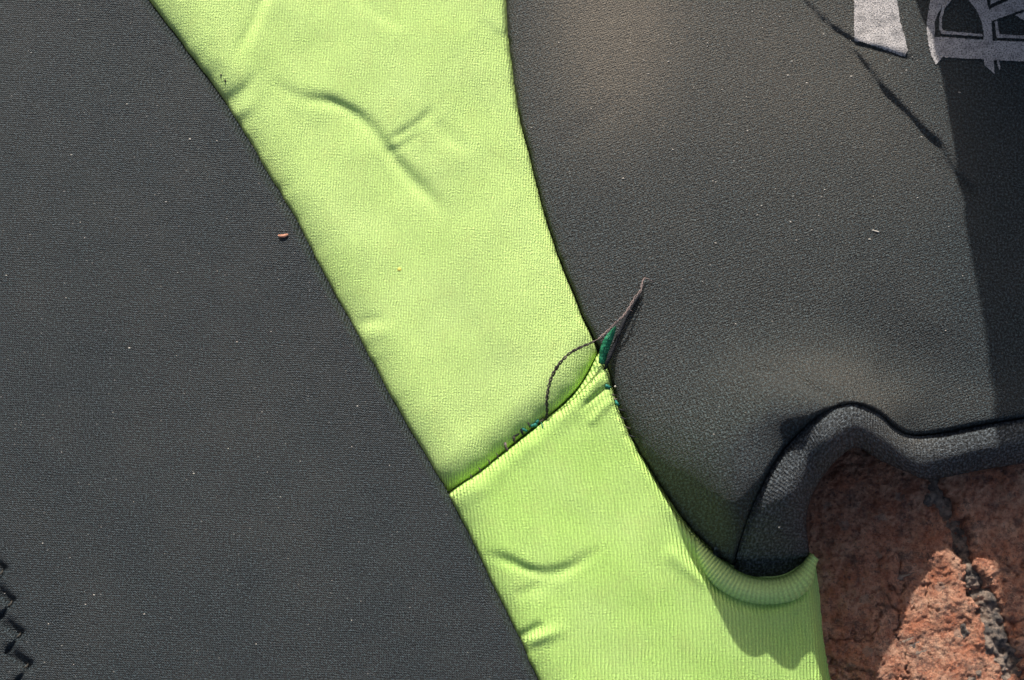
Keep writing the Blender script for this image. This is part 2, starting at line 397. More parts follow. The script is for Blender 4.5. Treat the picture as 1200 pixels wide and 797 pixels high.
Ac = spline([(1420, 462), (1290, 478), (1200, 491), (1150, 499), (1105, 508), (1072, 511), (1050, 503), (1028, 484), (1000, 474), (965, 484), (930, 515), (905, 548), (884, 590), (870, 628), (861, 662), (856, 690)])
Bc = spline([(1432, 512), (1300, 528), (1200, 543), (1150, 551), (1110, 559), (1085, 562), (1062, 552), (1030, 538), (1003, 526), (985, 538), (965, 562), (950, 586), (945, 610), (947, 634), (949, 655), (946, 690)])

und = lambda X, Y, s: 9*fbm(X, Y, 260, 2, 60+s) + 2.0*fbm(X, Y, 60, 2, 70+s)
def crease(X, Y, pts, wd, dep, side=0.0, t0=40, t1=40):
    C = spline(pts, 6); d, a, T = sdist(X, Y, C)
    tp = sm(0, t0, a)*sm(0, t1, T-a)
    # kill the end fans
    tp = tp*(1+0.5*vnoise(X, Y, 22, 301)+0.5*vnoise(X, Y, 9, 302)*(wd < 4.5)); wd = wd*(1+0.5*vnoise(X, Y, 31, 303))
    return -dep*np.exp(-(d/wd)**2)*tp + side*np.tanh(d/wd)*np.exp(-(d/(wd*7))**2)*tp

def z_left(X, Y):
    d = -sdL(X, Y)[0]
    z = 3 + und(X, Y, 1) - roll(d-1.5, 8, 8, 2.5) + 2*sm(60, 10, d)
    # overlocked zigzag seam in the corner
    zz = np.array([(-32, 600), (-9, 634), (-19, 652), (3, 671), (-9, 690), (13, 708), (-1, 727), (23, 746), (7, 766), (33, 783), (17, 803), (43, 822), (28, 845), (54, 866)], float)
    near = (X < 140) & (Y > 520)
    d = np.full(X.shape, 99.0); a = np.zeros(X.shape)
    if near.any():
        dd, aa, T = sdist(X[near], Y[near], zz); d[near] = dd; a[near] = aa
        z = z - 4*np.exp(-(d/2.2)**2)
        for k in range(0, 13, 2):                      # deep tuck along each long side of the zigzag
            e = np.full(X.shape, 99.0); e[near] = np.abs(sdist(X[near]-1.5, Y[near]+4, zz[k:k+2])[0])
            (px_, py_), (qx, qy) = zz[k], zz[k+1]
            tt = np.clip(((X-px_)*(qx-px_)+(Y-py_)*(qy-py_))/((qx-px_)**2+(qy-py_)**2), 0, 1)
            z = z - 7*np.exp(-(e/5.0)**2)*(0.15+0.85*tt) + 2*np.exp(-((e-12)/8)**2)
    return z
cacheL = {}
def sdL(X, Y):      # positive on the green (right) side
    d, a, T = sdist(X, Y, L); return (-d+1.3*vnoise(a, a*0, 13, 5)+2.2*vnoise(a, a*0, 60, 6), a, T)
def sdM(X, Y):      # positive on the green (left) side
    d, a, T = sdist(X, Y, Mc); return (d+1.3*vnoise(a, a*0, 11, 7)+2.0*vnoise(a, a*0, 55, 8), a, T)
def sdN(X, Y):      # positive above (upper green)
    d, a, T = sdist(X, Y, Nc); return (-d, a, T)
def sdE(X, Y):      # positive left of the edge
    d, a, T = sdist(X, Y, Ec); return (d, a, T)
def sdA(X, Y):      # positive above the hem seam
    d, a, T = sdist(X, Y, Ac); return (d, a, T)

def z_up(X, Y):
    l = sdL(X, Y)[0]; m = sdM(X, Y)[0]; n, an, Tn = sdN(X, Y)
    z = 2 + und(X, Y, 2) - roll(l, 52, 25, 0) - roll(l-1.5, 6, 9, 5) - roll(m, 16, 5, 0) - roll(m-1.5, 5, 9, 5)
    z = z + 7*np.exp(-((m-75)/60)**2)
    z = z - roll(n, 40, 28, 0) - roll(n-1, 4, 8, 6) + 0.8*np.sin(an/5.4)*sm(26, 2, n)*sm(-6, 4, n)
    z += crease(X, Y, [(300, 85), (350, 112), (392, 121), (425, 140), (450, 168), (470, 195), (498, 225), (530, 258)], 8, 4.0, -1.6, 110, 60)
    z += crease(X, Y, [(450, 168), (472, 155), (492, 142), (510, 121)], 6, 2.3, -1.0, 24, 24)
    z += crease(X, Y, [(445, 182), (470, 172), (500, 150)], 6, 1.2, -0.6, 14, 20)
    z += crease(X, Y, [(330, -30), (306, 5), (296, 30), (270, 80)], 8, 2.5, -1.8, 30, 40)
    z += crease(X, Y, [(250, 128), (275, 112), (292, 96), (305, 75)], 8, 2.4, -1.4, 26, 30)
    z += crease(X, Y, [(255, 145), (280, 132), (310, 112)], 8, -1.8, 0, 14, 30)
    z += crease(X, Y, [(410, 385), (430, 378), (455, 372)], 8, 1.6, 0.6, 22, 24)
    z += crease(X, Y, [(415, 402), (440, 392), (470, 388)], 9, -1.4, 0, 22, 24)
    z += crease(X, Y, [(508, 140), (530, 165), (560, 182)], 7, 0.9, 0.6, 14, 20)
    z += crease(X, Y, [(560, 20), (590, 45), (640, 70)], 7, 0.9, -0.8, 14, 20)
    z += crease(X, Y, [(400, -20), (440, 15), (480, 35)], 8, 0.9, 0.8, 14, 20)
    z += 14*np.exp(-(((X-660)*0.62+(Y-425)*0.5)/30)**2-(((X-660)*0.5-(Y-425)*-0.62)/42)**2)*0
    return z
def z_low(X, Y):
    l = sdL(X, Y)[0]; m, am, Tm = sdM(X, Y); n, an, Tn = sdN(X, Y); n = -n; e = sdE(X, Y)[0]
    z = 1 + und(X, Y, 3) - roll(l, 38, 19, 0) - roll(l-1.5, 5, 9, 5) - roll(m-1.5, 7, 9, 5)
    z = z - roll(n, 16, 7, 0) - roll(n-0.5, 3, 8, 5)
    z = z + 1.2*np.exp(-((n-14)/11)**2)
    # stitch puckers along the upper seam
    z = z + 0.5*np.sin(an/1.9)*sm(8, 1, n)*sm(430, 300, np.abs(an-500)) + 1.2*fbm(an, n*0.3, 16, 3, 88)*sm(26, 3, n)*2
    z = z + 0.9*np.sin(am/1.9)*sm(8, 1, m)*(Y < 520)
    z = z - roll(e, 34, 26, 0) - roll(e-1, 9, 30, 4)
    z = z - 16*sm(560, 900, Y)*sm(700, 980, X)
    z += crease(X, Y, [(560, 648), (590, 655), (620, 668), (648, 671), (675, 661), (712, 636)], 7, 3.4, -1.2, 40, 60)
    z += crease(X, Y, [(612, 757), (630, 749), (650, 741), (675, 736)], 7, -3.6, 0, 20, 40)
    z += crease(X, Y, [(606, 748), (625, 738), (640, 728)], 6, 3.0, 0, 8, 14)
    z += crease(X, Y, [(600, 700), (625, 690), (655, 680)], 9, 1.2, 0, 10, 24)
    # crease under the cuff roll, from the left of the roll round to the edge
    z += crease(X, Y, [(760, 560), (792, 618), (812, 655), (842, 690), (880, 708), (915, 706), (945, 690), (962, 676)], 7, 6.5, 0, 110, 20)
    z += crease(X, Y, [(775, 640), (810, 668), (840, 690)], 9, -3.0, 0, 20, 20)
    z += crease(X, Y, [(955, 690), (930, 730), (915, 790), (910, 850)], 9, 1.0, 0, 20, 20)
    z += crease(X, Y, [(895, 715), (912, 750), (940, 800), (960, 860)], 8, 1.4, 0.6, 10, 20)
    z += crease(X, Y, [(930, 712), (945, 750), (958, 800)], 5, 1.8, 0, 10, 20)
    # gathers at the torn corner
    z += crease(X, Y, [(650, 490), (668, 470), (684, 452), (700, 428)], 3.0, 5.0, 0, 12, 6)
    z += crease(X, Y, [(672, 478), (690, 458), (706, 436)], 6.0, -2.6, 0, 30, 12)
    z += crease(X, Y, [(676, 486), (696, 466), (718, 449)], 3.5, 3.4, 0, 26, 2)
    z += crease(X, Y, [(690, 452), (700, 440), (712, 430)], 2.5, 4.0, 0, 6, 2)
    z += crease(X, Y, [(688, 500), (705, 480), (722, 466)], 6.0, -2.5, 0, 10, 4)
    return z

tp = TPS([(600, -100, 0), (800, -100, 0), (1000, -100, 0), (1200, -100, 0), (1400, -100, 0),
          (600, 60, 0), (610, 150, 0), (640, 260, 0), (680, 360, -2), (710, 440, -2), (735, 510, 0), (775, 575, 2), (820, 635, 4), (858, 668, 4),
          (700, 80, 6), (850, 80, 4), (1000, 60, 2), (1200, 80, 0), (1400, 100, 0), (720, 230, 6), (850, 250, 5), (1000, 250, 2), (1150, 250, 0), (1400, 300, 0),
          (760, 340, 8), (870, 350, 6), (980, 350, 2), (1100, 380, -2), (1200, 400, 0), (1400, 420, 0), (1200, 485, 0), (1150, 490, -4), (1080, 500, -8), (1300, 470, 0),
          (780, 430, 18), (850, 430, 34), (920, 425, 36), (980, 420, 28), (1040, 440, 0),
          (780, 500, 36), (840, 490, 90), (900, 480, 126), (950, 473, 132), (985, 472, 122), (1018, 478, 92), (1045, 493, 42), (1065, 505, 4),
          (880, 530, 118), (930, 510, 116), (800, 550, 50), (840, 560, 92), (860, 600, 88), (895, 560, 112), (873, 625, 64), (866, 645, 36), (834, 605, 56), (1010, 440, 44), (1060, 470, 10),
          (900, 640, 10), (940, 600, 60), (1000, 560, 90), (1100, 560, -10), (1200, 560, 0)])
def base_r(X, Y): return tp(X, Y) + 3*fbm(X, Y, 200, 2, 64) + 0.8*fbm(X, Y, 40, 2, 65)
def z_right(X, Y, edges=True):
    z = base_r(X, Y)
    z += crease(X, Y, [(905, -40), (940, 0), (968, 28), (986, 40), (1004, 51), (1030, 58), (1062, 68), (1080, 74)], 4.2, 3.2, -1.0, 20, 24)
    z += crease(X, Y, [(990, 44), (1004, 66), (1018, 86), (1034, 106), (1052, 124), (1068, 140), (1086, 160), (1100, 172), (1112, 196), (1130, 216), (1150, 236)], 5.5, 4.4, -1.6, 30, 20)
    z += crease(X, Y, [(1000, 40), (1020, 72), (1046, 102), (1072, 128), (1104, 160), (1124, 196)], 15, -3.5, 0, 40, 30)
    z += crease(X, Y, [(640, 175), (690, 150), (730, 120)], 12, 1.6, 0.8, 24, 30)
    z += crease(X, Y, [(868, 432), (905, 437), (945, 452), (985, 466)], 5.5, 7, 0, 24, 24)
    z += crease(X, Y, [(912, 424), (928, 438), (950, 456), (975, 470), (992, 474)], 5, 7, 1.0, 12, 24)
    z += crease(X, Y, [(790, 452), (835, 440), (875, 441), (915, 449), (955, 461), (1000, 474)], 26, -11.0, 0, 90, 70)
    z += crease(X, Y, [(1000, 470), (1030, 484), (1052, 502), (1070, 520)], 10, -6.0, 0, 10, 10)
    if edges:
        m = -sdM(X, Y)[0]; a = sdA(X, Y)[0]
        z = z - roll(m, 22, 8, 0) - roll(m, 60, 26, 0)*sm(380, 520, Y) - roll(m-1.5, 6, 9, 5) - roll(a, 16, 6, 0) - roll(a-1.5, 5, 9, 5)
    return z
def dust_shading_r(X, Y):
    g = lambda x, y, sx, sy, a: a*np.exp(-((X-x)/sx)**2-((Y-y)/sy)**2)
    d = 0.11+g(715, 10, 80, 115, 1.0)+g(700, 130, 90, 80, 0.14)+g(985, 440, 85, 34, 0.2)+g(1040, 478, 40, 26, 0.2)+g(1000, 90, 130, 130, 0.24)+g(850, 60, 140, 120, 0.24)  # patches by the fold: dust plus sunlit brightness put into the colour
    d += g(1090, 190, 60, 60, 0.12)+g(1130, 470, 70, 25, 0.1)+0.05
    d -= g(860, 560, 90, 90, 0.14)+0.13*sm(1010, 1190, X)  # fade towards the right deepens the cast shadow through the colour
    return {'dust_shading': d}
def dust_l(X, Y):
    return {'dust_shading': 0.0+0*X + 0.05*np.exp(-((X-300)/120)**2-((Y-480)/140)**2)}
def uv_plan(rot=0.0, shear=0.0, bend=0.0):
    def f(X, Y, P):
        u = P[..., 0]; v = P[..., 1]
        return np.stack([u+shear*v+bend*v*v/1000.0, v], -1)
    return f
adopt(grid_panel('body_panel', -160, 780, -160, 960, 2.0, z_left, lambda X, Y: sdL(X, Y)[0] < 5, M_left, suit, uv_plan(), dust_l, label='smooth black neoprene body panel left of the lime green strip'))
adopt(grid_panel('side_panel', 20, 760, -160, 680, 1.6, z_up, lambda X, Y: (sdL(X, Y)[0] > -5) & (sdM(X, Y)[0] > -5) & (sdN(X, Y)[0] > -5), M_up, suit, uv_plan(), label='long lime green strip above the cross seam, creased'))
adopt(grid_panel('side_panel', 480, 1020, 380, 960, 1.6, z_low, lambda X, Y: (sdL(X, Y)[0] > -5) & (sdM(X, Y)[0] > -5) & (-sdN(X, Y)[0] > -4) & (sdE(X, Y)[0] > -6) & (Y > 400), M_low, suit, uv_plan(0, 0.27, 0.35), label='ribbed lime green lower strip below the cross seam'))
adopt(grid_panel('sleeve_panel', 570, 1400, -160, 720, 1.8, z_right, lambda X, Y: (sdM(X, Y)[0] < 5) & (sdA(X, Y)[0] > -5) & (X < 1390) & ((X < 900) | (Y < 660)), M_right, suit, uv_plan(), dust_shading_r, label='dusty black neoprene panel humped up beside the cuff'))

# hem: folded binding swept between its seam and its outer edge
def resample(C, n):
    s = np.concatenate([[0], np.cumsum(np.linalg.norm(np.diff(C, axis=0), axis=1))]); u = np.linspace(0, s[-1], n)
    return np.stack([np.interp(u, s, C[:, k]) for k in range(C.shape[1])], -1), u
KA = [(1420, 462, 1432, 512), (1290, 478, 1300, 528), (1200, 491, 1200, 543), (1150, 499, 1150, 551), (1105, 508, 1110, 559), (1072, 511, 1085, 562), (1050, 503, 1062, 553), (1028, 484, 1032, 540), (1000, 474, 1004, 525),
      (965, 484, 982, 538), (930, 515, 962, 562), (905, 548, 950, 586), (884, 590, 945, 610), (870, 628, 947, 634), (861, 662, 949, 658), (852, 700, 946, 700)]
# extra data per key: height of the hem top relative to panel, drop at the outer edge
KZ = [(2, 56), (2, 56), (2, 56), (1, 56), (2, 54), (2, 52), (2, 62), (0, 74), (0, 74), (0, 70), (0, 70), (0, 72), (0, 72), (-2, 60), (-8, 46), (-30, 46)]
KK = spline([a+b for a, b in zip(KA, KZ)], 2.5)
n = len(KK); T = np.linspace(0, 1, 26)
A_, B_, zt, dr = KK[:, :2], KK[:, 2:4], KK[:, 4], KK[:, 5]
zbase = base_r(A_[:, 0], A_[:, 1])
zbase = np.where(A_[:, 1] > 655, np.minimum(zbase, 8-(A_[:, 1]-655)*0.6), zbase)
rows = []; uvs = []; dus = []
sl_ = np.concatenate([[0], np.cumsum(np.linalg.norm(np.diff((A_+B_)/2, axis=0), axis=1))])
for j, t in enumerate(T):
    px = A_[:, 0]*(1-t)+B_[:, 0]*t; py = A_[:, 1]*(1-t)+B_[:, 1]*t
    wdt = np.linalg.norm(B_-A_, axis=1)
    d = t*wdt
    z = zbase + zt - 9*(1-sm(0, 9, d)) - 4*(1-sm(0, 22, d)) - dr*(1-np.sqrt(np.clip(1-(np.clip((t-0.42)/0.58, 0, 1))**1.8, 0, 1)))
    z = z + 2.5*fbm(sl_, np.full_like(sl_, t*60), 45, 3, 91) + 0.5*fbm(sl_, np.full_like(sl_, d.mean()), 9, 2, 92)
    rows.append(W(px, py, np.maximum(z, ZB+3))); uvs.append(np.stack([sl_*0.9, d*1.05], -1)); dus.append(np.exp(-((px-1060)/45)**2-((py-505)/30)**2)*0.3+0.02)
# underside returning inwards
for k, t in enumerate((0.97, 0.85, 0.6, 0.3, -0.3)):
    P = rows[25]*(t)+rows[0]*(1-t); P = P.copy()
    P[:, 2] = np.maximum(rows[25][:, 2]*t+(rows[0][:, 2]-24)*(1-t) - 6*math.sin(math.pi*min(max(1-t, 0), 1)), ZB+2)
    rows.append(P); uvs.append(np.stack([sl_*0.9, np.full_like(sl_, 60+k*10)], -1)); dus.append(0*sl_)
rows = np.array(rows).transpose(1, 0, 2); uvs = np.array(uvs).transpose(1, 0, 2); dus = np.array(dus).T
strip_mesh('hem', rows, M_hem, suit, uv=uvs, attrs={'dust_shading': dus}, label='folded black hem round the opening, arched off the bricks')

# lime roll hugging the end of the hem
RA = spline([(785, 588), (806, 618), (838, 650), (872, 674), (905, 679), (930, 671), (950, 648)], 2.5)
n = len(RA); tan = np.gradient(RA, axis=0); tan /= np.linalg.norm(tan, axis=1)[:, None]; nor = np.stack([-tan[:, 1], tan[:, 0]], -1)
s = np.concatenate([[0], np.cumsum(np.linalg.norm(np.diff(RA, axis=0), axis=1))]); sn = s/s[-1]
wid = 6+24*sm(0.15, 0.5, sn)*(1-0.75*sm(0.8, 1, sn)); hgt = -16+30*sm(0.0, 0.5, sn)-10*sm(0.85, 1, sn)
rows = []; uvs = []
zl = z_low(*(RA+nor*14).T.reshape(2, -1)) * 0 + 1
for j, t in enumerate(np.linspace(-0.12, 1.05, 22)):
    P = RA+nor*(t*wid)[:, None]
    prof = math.sqrt(max(0, 1-(2*min(max(t, 0), 1)-1)**2))
    z = -8 + (hgt+8)*prof - (12 if t < 0 or t > 1 else 0) - 14*sm(0.82, 1.0, sn)*0.5
    z = z - 12*sm(560, 900, P[:, 1])*sm(700, 980, P[:, 0]) + 0.8*np.sin(s/4.3*2*math.pi*0.5)*0
    rows.append(W(P[:, 0], P[:, 1], z)); uvs.append(np.stack([s, np.full_like(s, t*26)], -1))
strip_mesh('cuff_roll', np.array(rows).transpose(1, 0, 2), M_rim, suit, uv=np.array(uvs).transpose(1, 0, 2), flip=True, label='ribbed lime roll cupping the end of the black hem')

# lower layer of the suit, lying on the bricks
def slab(name, poly, z0, z1, mat, parent):
    c = spline(poly+[poly[0]], 20)[:-1]; n = len(c)
    a = W(c[:, 0], c[:, 1], z0); b = W(c[:, 0], c[:, 1], z1); F = [list(range(n))[::-1], list(range(n, 2*n))]
    F += [[i, (i+1) % n, n+(i+1) % n, n+i] for i in range(n)]
    return mesh_obj(name, np.vstack([a, b]), F, mat, parent, smooth=False)
slab('back_panel', [(-140, -140), (600, -140), (1380, -140), (1380, 440), (1190, 455), (1080, 470), (990, 445), (900, 480), (850, 560), (830, 620), (880, 720), (915, 800), (930, 940), (400, 940), (-140, 940)], ZB+3, ZB+20, M_under, suit)

# unseen upright form past the upper right corner, added to cast a shadow
def shadow_caster():
    rows = []; uvs = []
    nz_, na = 60, 72
    c = W(1284, -205, 0)
    for i in range(nz_):
        h = i/(nz_-1)*860 - 40; row = []
        lean = -0.012
        R0 = 222 + 175*math.exp(-((h+40)/105.0)**1)
        for j in range(na):
            a = 2*math.pi*j/na
            r = R0*(1+0.02*math.sin(3*a+h*0.01)+0.012*math.sin(7*a-h*0.03)) - (5 if (h % 140) < 12 else 0)
            row.append((c[0]+lean*h+r*math.cos(a), c[1]+0.5*r*math.sin(a), h))
        rows.append(row)
    top = rows[-1]; rows += [[(c[0]+(p[0]-c[0])*k, c[1]+(p[1]-c[1])*k, 820+dz) for p in top] for k, dz in ((0.93, 5), (0.84, -4), (0.82, -140))]
    uvs = [[(j*15.0, i*14.0) for j in range(na)] for i in range(len(rows))]
    strip_mesh('shadow_caster', rows, M_left, suit, uv=uvs, closed=True, attrs={'dust_shading': np.zeros((len(rows), na))}, label='unseen black upright form added to cast the shadow beside the print')
shadow_caster()

# ------------------------------------------------ prints
def printed(name, poly, k=1.0, ox=0.0, oy=0.0, label=None, lift=1.1, parent=suit):
    p = [(ox+x*k, oy+y*k) for x, y in poly]
    # densify outline, slight raggedness
    q = []
    for i in range(len(p)):
        a, b = np.array(p[i]), np.array(p[(i+1) % len(p)]); m = max(1, int(np.linalg.norm(b-a)/1.6))
        for t in range(m): q.append(tuple(a+(b-a)*t/m + rng.uniform(-0.42, 0.42, 2)))
    nq = len(q); xs = [v[0] for v in q]; ys = [v[1] for v in q]
    pts = [Vector(v) for v in q]
    for x in np.arange(min(xs), max(xs), 2.5):
        for y in np.arange(min(ys), max(ys), 2.5): pts.append(Vector((x+rng.uniform(-.3, .3), y+rng.uniform(-.3, .3))))
    v, e, f, _, _, _ = delaunay_2d_cdt(pts, [], [list(range(nq))], 1, 1e-4)
    v = np.array([tuple(a) for a in v]); z = z_right(v[:, 0], v[:, 1], False)+lift
    P = W(v[:, 0], v[:, 1], z)
    F = [list(a) for a in f]
    F2 = []
    for a in F:
        A, B, C = P[a[0]], P[a[1]], P[a[2]]
        F2.append(a if np.cross(B-A, C-A)[2] > 0 else a[::-1])
    o = mesh_obj(name, P, F2, M_print, parent, P[:, :2]); 
    if label: o['label'] = label
    return o
printed('stripe_print', [(1001, -120), (1001, 48), (1009, 49), (1030, 56), (1060, 66.5), (1064, 60), (1060, 42), (1055, 25), (1051, 0), (1046, -60), (1044, -120)], label='pale printed bar ending at the crease')
K = 1/7.97
for poly in ([(370, -500), (345, -200), (325, -20), (310, 60), (288, 200), (288, 290), (305, 420), (330, 520), (375, 605), (435, 535), (435, 345), (360, 345), (364, 200), (400, 110), (470, 25), (560, -60), (620, -130), (560, -400)],
             [(425, 346), (830, 373), (830, 553), (600, 545), (425, 535)],
             [(600, -90), (680, 0), (760, 110), (800, 200), (815, 300), (820, 372), (820, 552), (828, 610), (880, 655), (920, 695), (912, 560), (905, 380), (890, 200), (940, 180), (1080, 130), (1300, 50), (1300, -110), (1010, 20), (870, 90), (850, 30), (835, -60), (760, -160), (640, -150)],
             [(900, 380), (1400, 397), (1400, 582), (905, 562)],
             [(922, 200), (948, 195), (965, 318), (1400, 345), (1400, 368), (940, 352)],
             [(500, -20), (532, -15), (455, 80), (430, 170), (428, 250), (440, 288), (805, 318), (810, 340), (425, 318), (402, 262), (404, 160), (432, 70)],
             [(942, 564), (962, 564), (980, 645), (960, 652)],
             [(1110, 140), (1400, 45), (1400, 240), (1196, 190)],
             [(875, -100), (884, 45), (1000, -15), (1050, -100)]):
    n_let = globals().get('n_let', 0)+1; printed('letter_print', poly, K, 1050, 0, lift=1.0+0.12*n_let)

# ------------------------------------------------ threads, stitches, tab
def zs(x, y):
    X = np.array([float(x)]); Y = np.array([float(y)])
    if sdM(X, Y)[0][0] < 0: return float(z_right(X, Y)[0])
    if sdN(X, Y)[0][0] > 0: return float(z_up(X, Y)[0])
    return float(z_low(X, Y)[0])
def ply(pts, r, mat, label):
    c = spline(pts, 2.0); n = len(c); k = np.arange(n)*0.9; env = np.minimum(1, np.minimum(np.arange(n), np.arange(n)[::-1])/4.0)
    root = None
    for ph in (0.0, math.pi):
        q = c.copy(); q[:, 0] += np.cos(k+ph)*r*0.75*env; q[:, 1] += np.cos(k+ph)*r*0.35*env; q[:, 2] += np.sin(k+ph)*r*0.75*env; q[:, 3] = c[:, 3]*0.62
        o = tube('loose_thread' if root is None else 'thread_ply', q, r, mat, suit if root is None else root, sides=6, step=2.0, fuzz=0.2, label=label if root is None else None)
        root = root or o
th = empty('loose_thread'); th.parent = suit
bpy.data.objects.remove(th)
ply([(640, 494, -10, 1.4), (641, 484, 2, 1.5), (641, 466, 12, 1.6), (645, 446, 16, 1.5), (653, 430, 22, 1.9), (664, 417, 26, 1.3), (676, 409, 27, 1.7), (690, 403, 24, 1.2), (700, 398, 20, 1.0)], 1.5, M_thread, 'dark frayed thread looping over the lime strip')
ply([(700, 398, 20, .8), (712, 388, 20, 1.0), (722, 378, 21, .8), (731, 370, 22, 1.2), (737, 361, 22, 1.0), (744, 349, 19, .7), (751, 340, 15, .8), (753, 330, 13, 1.1), (756, 325, 12, .6)], 1.2, M_thread2, 'pale frayed end of the thread')
tube('dark_strand', [(709, 432, -4, 1.6), (712, 424, 5, 2.4), (719, 407, 8, 2.5), (726, 389, 9, 2.5), (733, 373, 10, 2.4), (740, 360, 10, 2.8), (746, 350, 10, 2.4), (751, 343, 10, 0.8)], 2.3, M_black, suit, fuzz=0.1, label='thick black strand lying against the green tab')  # dark raised strand drawn along the tab
tube('loose_thread', [(756, 326, 12, .5), (760, 327, 11, .4), (766, 331, 10, .3)], .4, M_thread2, suit)
for k in range(16):
    t = rng.uniform(0, 1); q = [(641, 466, 12), (645, 446, 17), (653, 430, 22), (664, 417, 27), (676, 409, 28), (700, 398, 21), (722, 378, 22), (737, 361, 22), (751, 340, 15), (756, 325, 12)][k % 10]
    a = rng.uniform(0, 6.28); l = rng.uniform(3, 7)
    tube('thread_fibre', [(q[0], q[1], q[2]), (q[0]+l*math.cos(a)*0.5+rng.uniform(-1, 1), q[1]+l*math.sin(a)*0.5, q[2]+1.5), (q[0]+l*math.cos(a), q[1]+l*math.sin(a), q[2]+rng.uniform(-2, 3))], 0.28, M_thread2 if k % 2 else M_thread, suit, sides=4, step=2)
# tab of dark green tape poking out of the seam
c = np.array([(705, 426, 0, 4.2), (707, 415, 5, 5.2), (710, 405, 9, 5.6), (714, 396, 12, 5.0), (719, 387, 15, 2.6), (722, 382, 17, 0.6)], float); c = spline(c, 2)
rows = []; uvs = []
for i, (x, y, z, r) in enumerate(c):
    tx, ty = (0.35, -0.93); nx, ny = 0.93, 0.35; row = []
    for k, dz in ((-1, 0.8), (-0.4, 1.8), (0.3, 2.2), (1, 1.0), (1, -0.6), (-1, -0.6)):
        row.append(W(x+nx*r*k*0.95, y+ny*r*k*0.95, z+dz+0.5*math.sin(i*1.1)))
    rows.append(row)
strip_mesh('seam_tape', rows, M_tape, suit, closed=True, label='dark green tab of tape poking out of the seam')
def stitch(x, y, r, mat, ang, ln, parent=suit, dz=0.0, name='stitch'):
    ca, sa = math.cos(ang), math.sin(ang); z = zs(x, y)+dz
    z = max(z, -9)
    pts = [(x-ca*ln, y-sa*ln, z-1.5*r, r*0.6), (x-ca*ln*0.4, y-sa*ln*0.4, z+r*0.6, r), (x+ca*ln*0.3-sa*0.8, y+sa*ln*0.3+ca*0.8, z+r*0.8, r*1.1), (x+ca*ln, y+sa*ln, z-1.5*r, r*0.6)]
    return tube(name, pts, r, mat, parent, sides=7, step=1.2, fuzz=0.2)
for x, y, r, m_, a, ln in ((592, 522, 1.7, M_thread2, -1.9, 5), (594, 527, 1.4, M_thread, -2.2, 4), (602, 514, 1.9, M_thread, -1.9, 5), (605, 510, 1.2, M_black, -0.6, 4),
                       (611, 505, 1.8, M_black, -2.0, 5), (614, 503, 2.2, M_teal, 0.5, 4), (625, 498, 2.6, M_teal, -0.4, 5.5), (629, 494, 2.0, M_teal, -1.2, 4), (636, 500, 1.0, M_tape, 1.2, 5), (619, 497, 1.1, M_thread, -2.2, 5), (634, 493, 1.3, M_thread, -0.7, 6),
                       (711, 452, 2.4, M_teal, 0.4, 4.5), (714, 455, 1.8, M_teal, 1.2, 3.5), (723, 472, 2.1, M_teal, 0.9, 4), (718, 462, 1.3, M_thread, 0.3, 4), (728, 480, 1.3, M_black, 0.2, 4), (720, 467, 1.1, M_thread2, 0.2, 3), (731, 490, 1.2, M_black, 0.2, 4), (736, 501, 1.2, M_thread, 0.2, 4), (741, 511, 1.1, M_black, 0.2, 4),
                       (583, 535, 1.0, M_thread, -2.0, 3.5), (573, 542, 1.0, M_thread, -2.0, 3.5), (562, 551, 1.0, M_thread, -2.0, 3), (552, 559, 0.9, M_thread, -2.0, 3)):
    stitch(x, y, r*0.8, m_, a, ln*1.1)
for x, y in ((1, 672), (12, 708), (22, 745), (31, 781)):
    X = np.array([float(x)]); Y = np.array([float(y)]); z = float(z_left(X, Y)[0])
    tube('stitch', [(x-7, y+6, z+2, .7), (x-2, y+2, z+4, 1.0), (x+1, y-1, z+4, 1.1), (x+2, y-4, z-1, .6)], 1, M_thread, suit, sides=6, step=1.5)

# ------------------------------------------------ small things lying on the suit
def blob(name, x, y, z, a, b, h, ang, mat, parent=None, bend=0.0):
    rows = []; P0 = W(x, y, z); ca, sa = math.cos(ang), math.sin(ang)
    for i in range(9):
        t = -1+2*i/8; r = math.sqrt(max(0.0, 1-t*t))**0.9*(1+rng.uniform(-.12, .12)); row = []
        for k in range(8):
            th_ = 2*math.pi*k/8; u, v, w_ = t*a, r*b*math.cos(th_)+bend*t*t, r*h*math.sin(th_)+h*0.8
            row.append((u*ca-v*sa, u*sa+v*ca, w_))
        rows.append(row)
    rows = np.array(rows)
    o = strip_mesh(name, rows, mat, parent, closed=True); o.location = tuple(P0*S)
    return o
def surf(x, y):
    X = np.array([float(x)]); Y = np.array([float(y)])
    if sdL(X, Y)[0][0] < 0: return float(z_left(X, Y)[0])
    return zs(x, y)
def item(name, label, cat, *a, **k):
    o = blob(name, *a, **k); o['label'] = label; o['category'] = cat; return o
item('dry_husk', 'small curled reddish brown husk on the black panel beside the lime strip', 'husk', 332, 277, surf(332, 277)+0.3, 6.5, 2.2, 1.6, 0.12, M_husk, bend=1.6)
item('seed_crumb', 'upper of two tiny dark crumbs near the left edge of the lime strip', 'crumb', 259, 88, surf(259, 88), 1.4, 1.0, .9, 0.3, M_thread)
item('seed_crumb', 'lower of two tiny dark crumbs near the left edge of the lime strip', 'crumb', 264, 95, surf(264, 95), 1.5, 1.1, .9, 1.2, M_thread)
item('yellow_crumb', 'tiny ochre crumb in the middle of the lime strip', 'crumb', 468, 316, surf(468, 316)-0.6, 2.6, 2.2, .7, 0.3, simple('ochre_crumb', (0.55, 0.50, 0.10)))
item('pale_fleck', 'pale sliver of straw on the dusty black panel left of the shadow', 'fleck', 1026, 271, surf(1026, 271), 5, 0.8, .7, -0.3, M_lint)
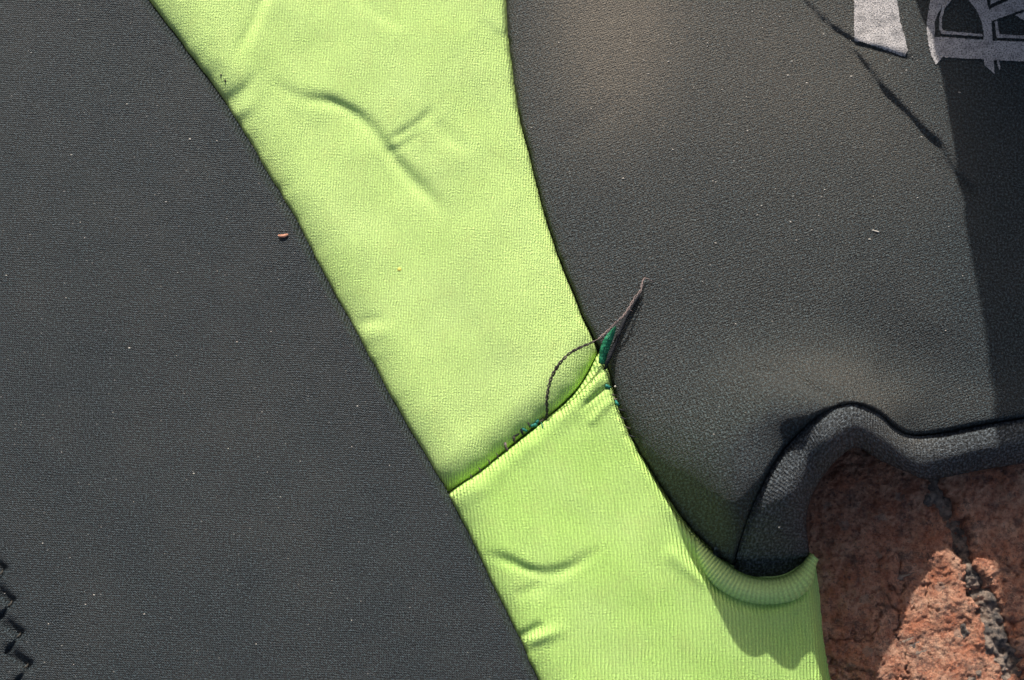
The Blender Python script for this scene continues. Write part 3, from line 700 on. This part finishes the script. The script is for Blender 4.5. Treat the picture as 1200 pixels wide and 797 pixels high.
item('pale_fleck', 'tiny pale fleck beside the teal stitches at the torn corner', 'fleck', 721, 453, surf(721, 453), 1.5, 1.2, 1, 0.6, M_lint)
item('pale_fleck', 'small pale fleck on the dark end of the hem', 'fleck', 913, 618, float(base_r(np.array([884.]), np.array([590.]))[0])-10, 1.2, 1, 1, 0, M_lint)
# loose lint and grit: nobody could count it
V = []; F = []
for k in range(240):
    if rng.rand() < 0.3: x, y = rng.uniform(5, 500), rng.uniform(0, 790)
    else: x, y = rng.normal(880, 150), abs(rng.normal(60, 190))
    X = np.array([x]); Y = np.array([y])
    if not (0 < x < 1195): continue
    if sdL(X, Y)[0][0] > -8 and sdM(X, Y)[0][0] > -8: continue
    if sdM(X, Y)[0][0] < -8 and sdA(X, Y)[0][0] < 8: continue
    z = surf(x, y)+0.4; P = W(x, y, z); r = rng.uniform(0.3, 0.8)*(0.8 if rng.rand() < .8 else 1.3); n0 = len(V)
    a = rng.uniform(0, 6.3); e = rng.uniform(1, 2.2)
    for q in range(5):
        t = a+q*2*math.pi/5; V.append((P[0]+r*e*math.cos(t), P[1]+r*math.sin(t), P[2]))
    V.append((P[0], P[1], P[2]+r)); F += [(n0+q, n0+(q+1) % 5, n0+5) for q in range(5)]
o = mesh_obj('lint', np.array(V), F, M_lint, None, smooth=False); o['kind'] = 'stuff'; o['label'] = 'pale lint and grit scattered over the black panels'; o['category'] = 'lint'
# crumbs of grit on the brick
V = []; F = []
for k in range(260):
    x, y = rng.uniform(960, 1200), rng.uniform(570, 797); P = W(x, y, ZB)
    d = abs(sdist(np.array([P[0]]), np.array([P[1]]), Jw)[0][0])
    z = float(brick_height(np.array([P[0]]), np.array([P[1]]), np.array([d-7]))[0]); r = rng.uniform(0.7, 2.0); n0 = len(V)
    if d < 12: z = ZB-11
    pts = rng.normal(size=(6, 3)); pts = pts/np.linalg.norm(pts, axis=1)[:, None]*r
    for u in ((r, 0, 0), (-r*.8, .2, 0), (0, r, .1), (.2, -r, 0), (0, 0, r*.8), (0, 0, -r)):
        V.append((P[0]+u[0]*rng.uniform(.6, 1.3), P[1]+u[1]*rng.uniform(.6, 1.3), z+0.5+u[2]))
    for f in ((0, 2, 4), (2, 1, 4), (1, 3, 4), (3, 0, 4), (2, 0, 5), (1, 2, 5), (3, 1, 5), (0, 3, 5)): F.append(tuple(n0+i for i in f))
o = mesh_obj('grit', np.array(V), F, M_brick, None, smooth=False); o['kind'] = 'stuff'; o['label'] = 'loose grit crumbs on the weathered red brick'; o['category'] = 'grit'

# move the suit's origin onto the paving without moving its parts
for ch in suit.children: ch.location = (0, 0, -ZB*S)
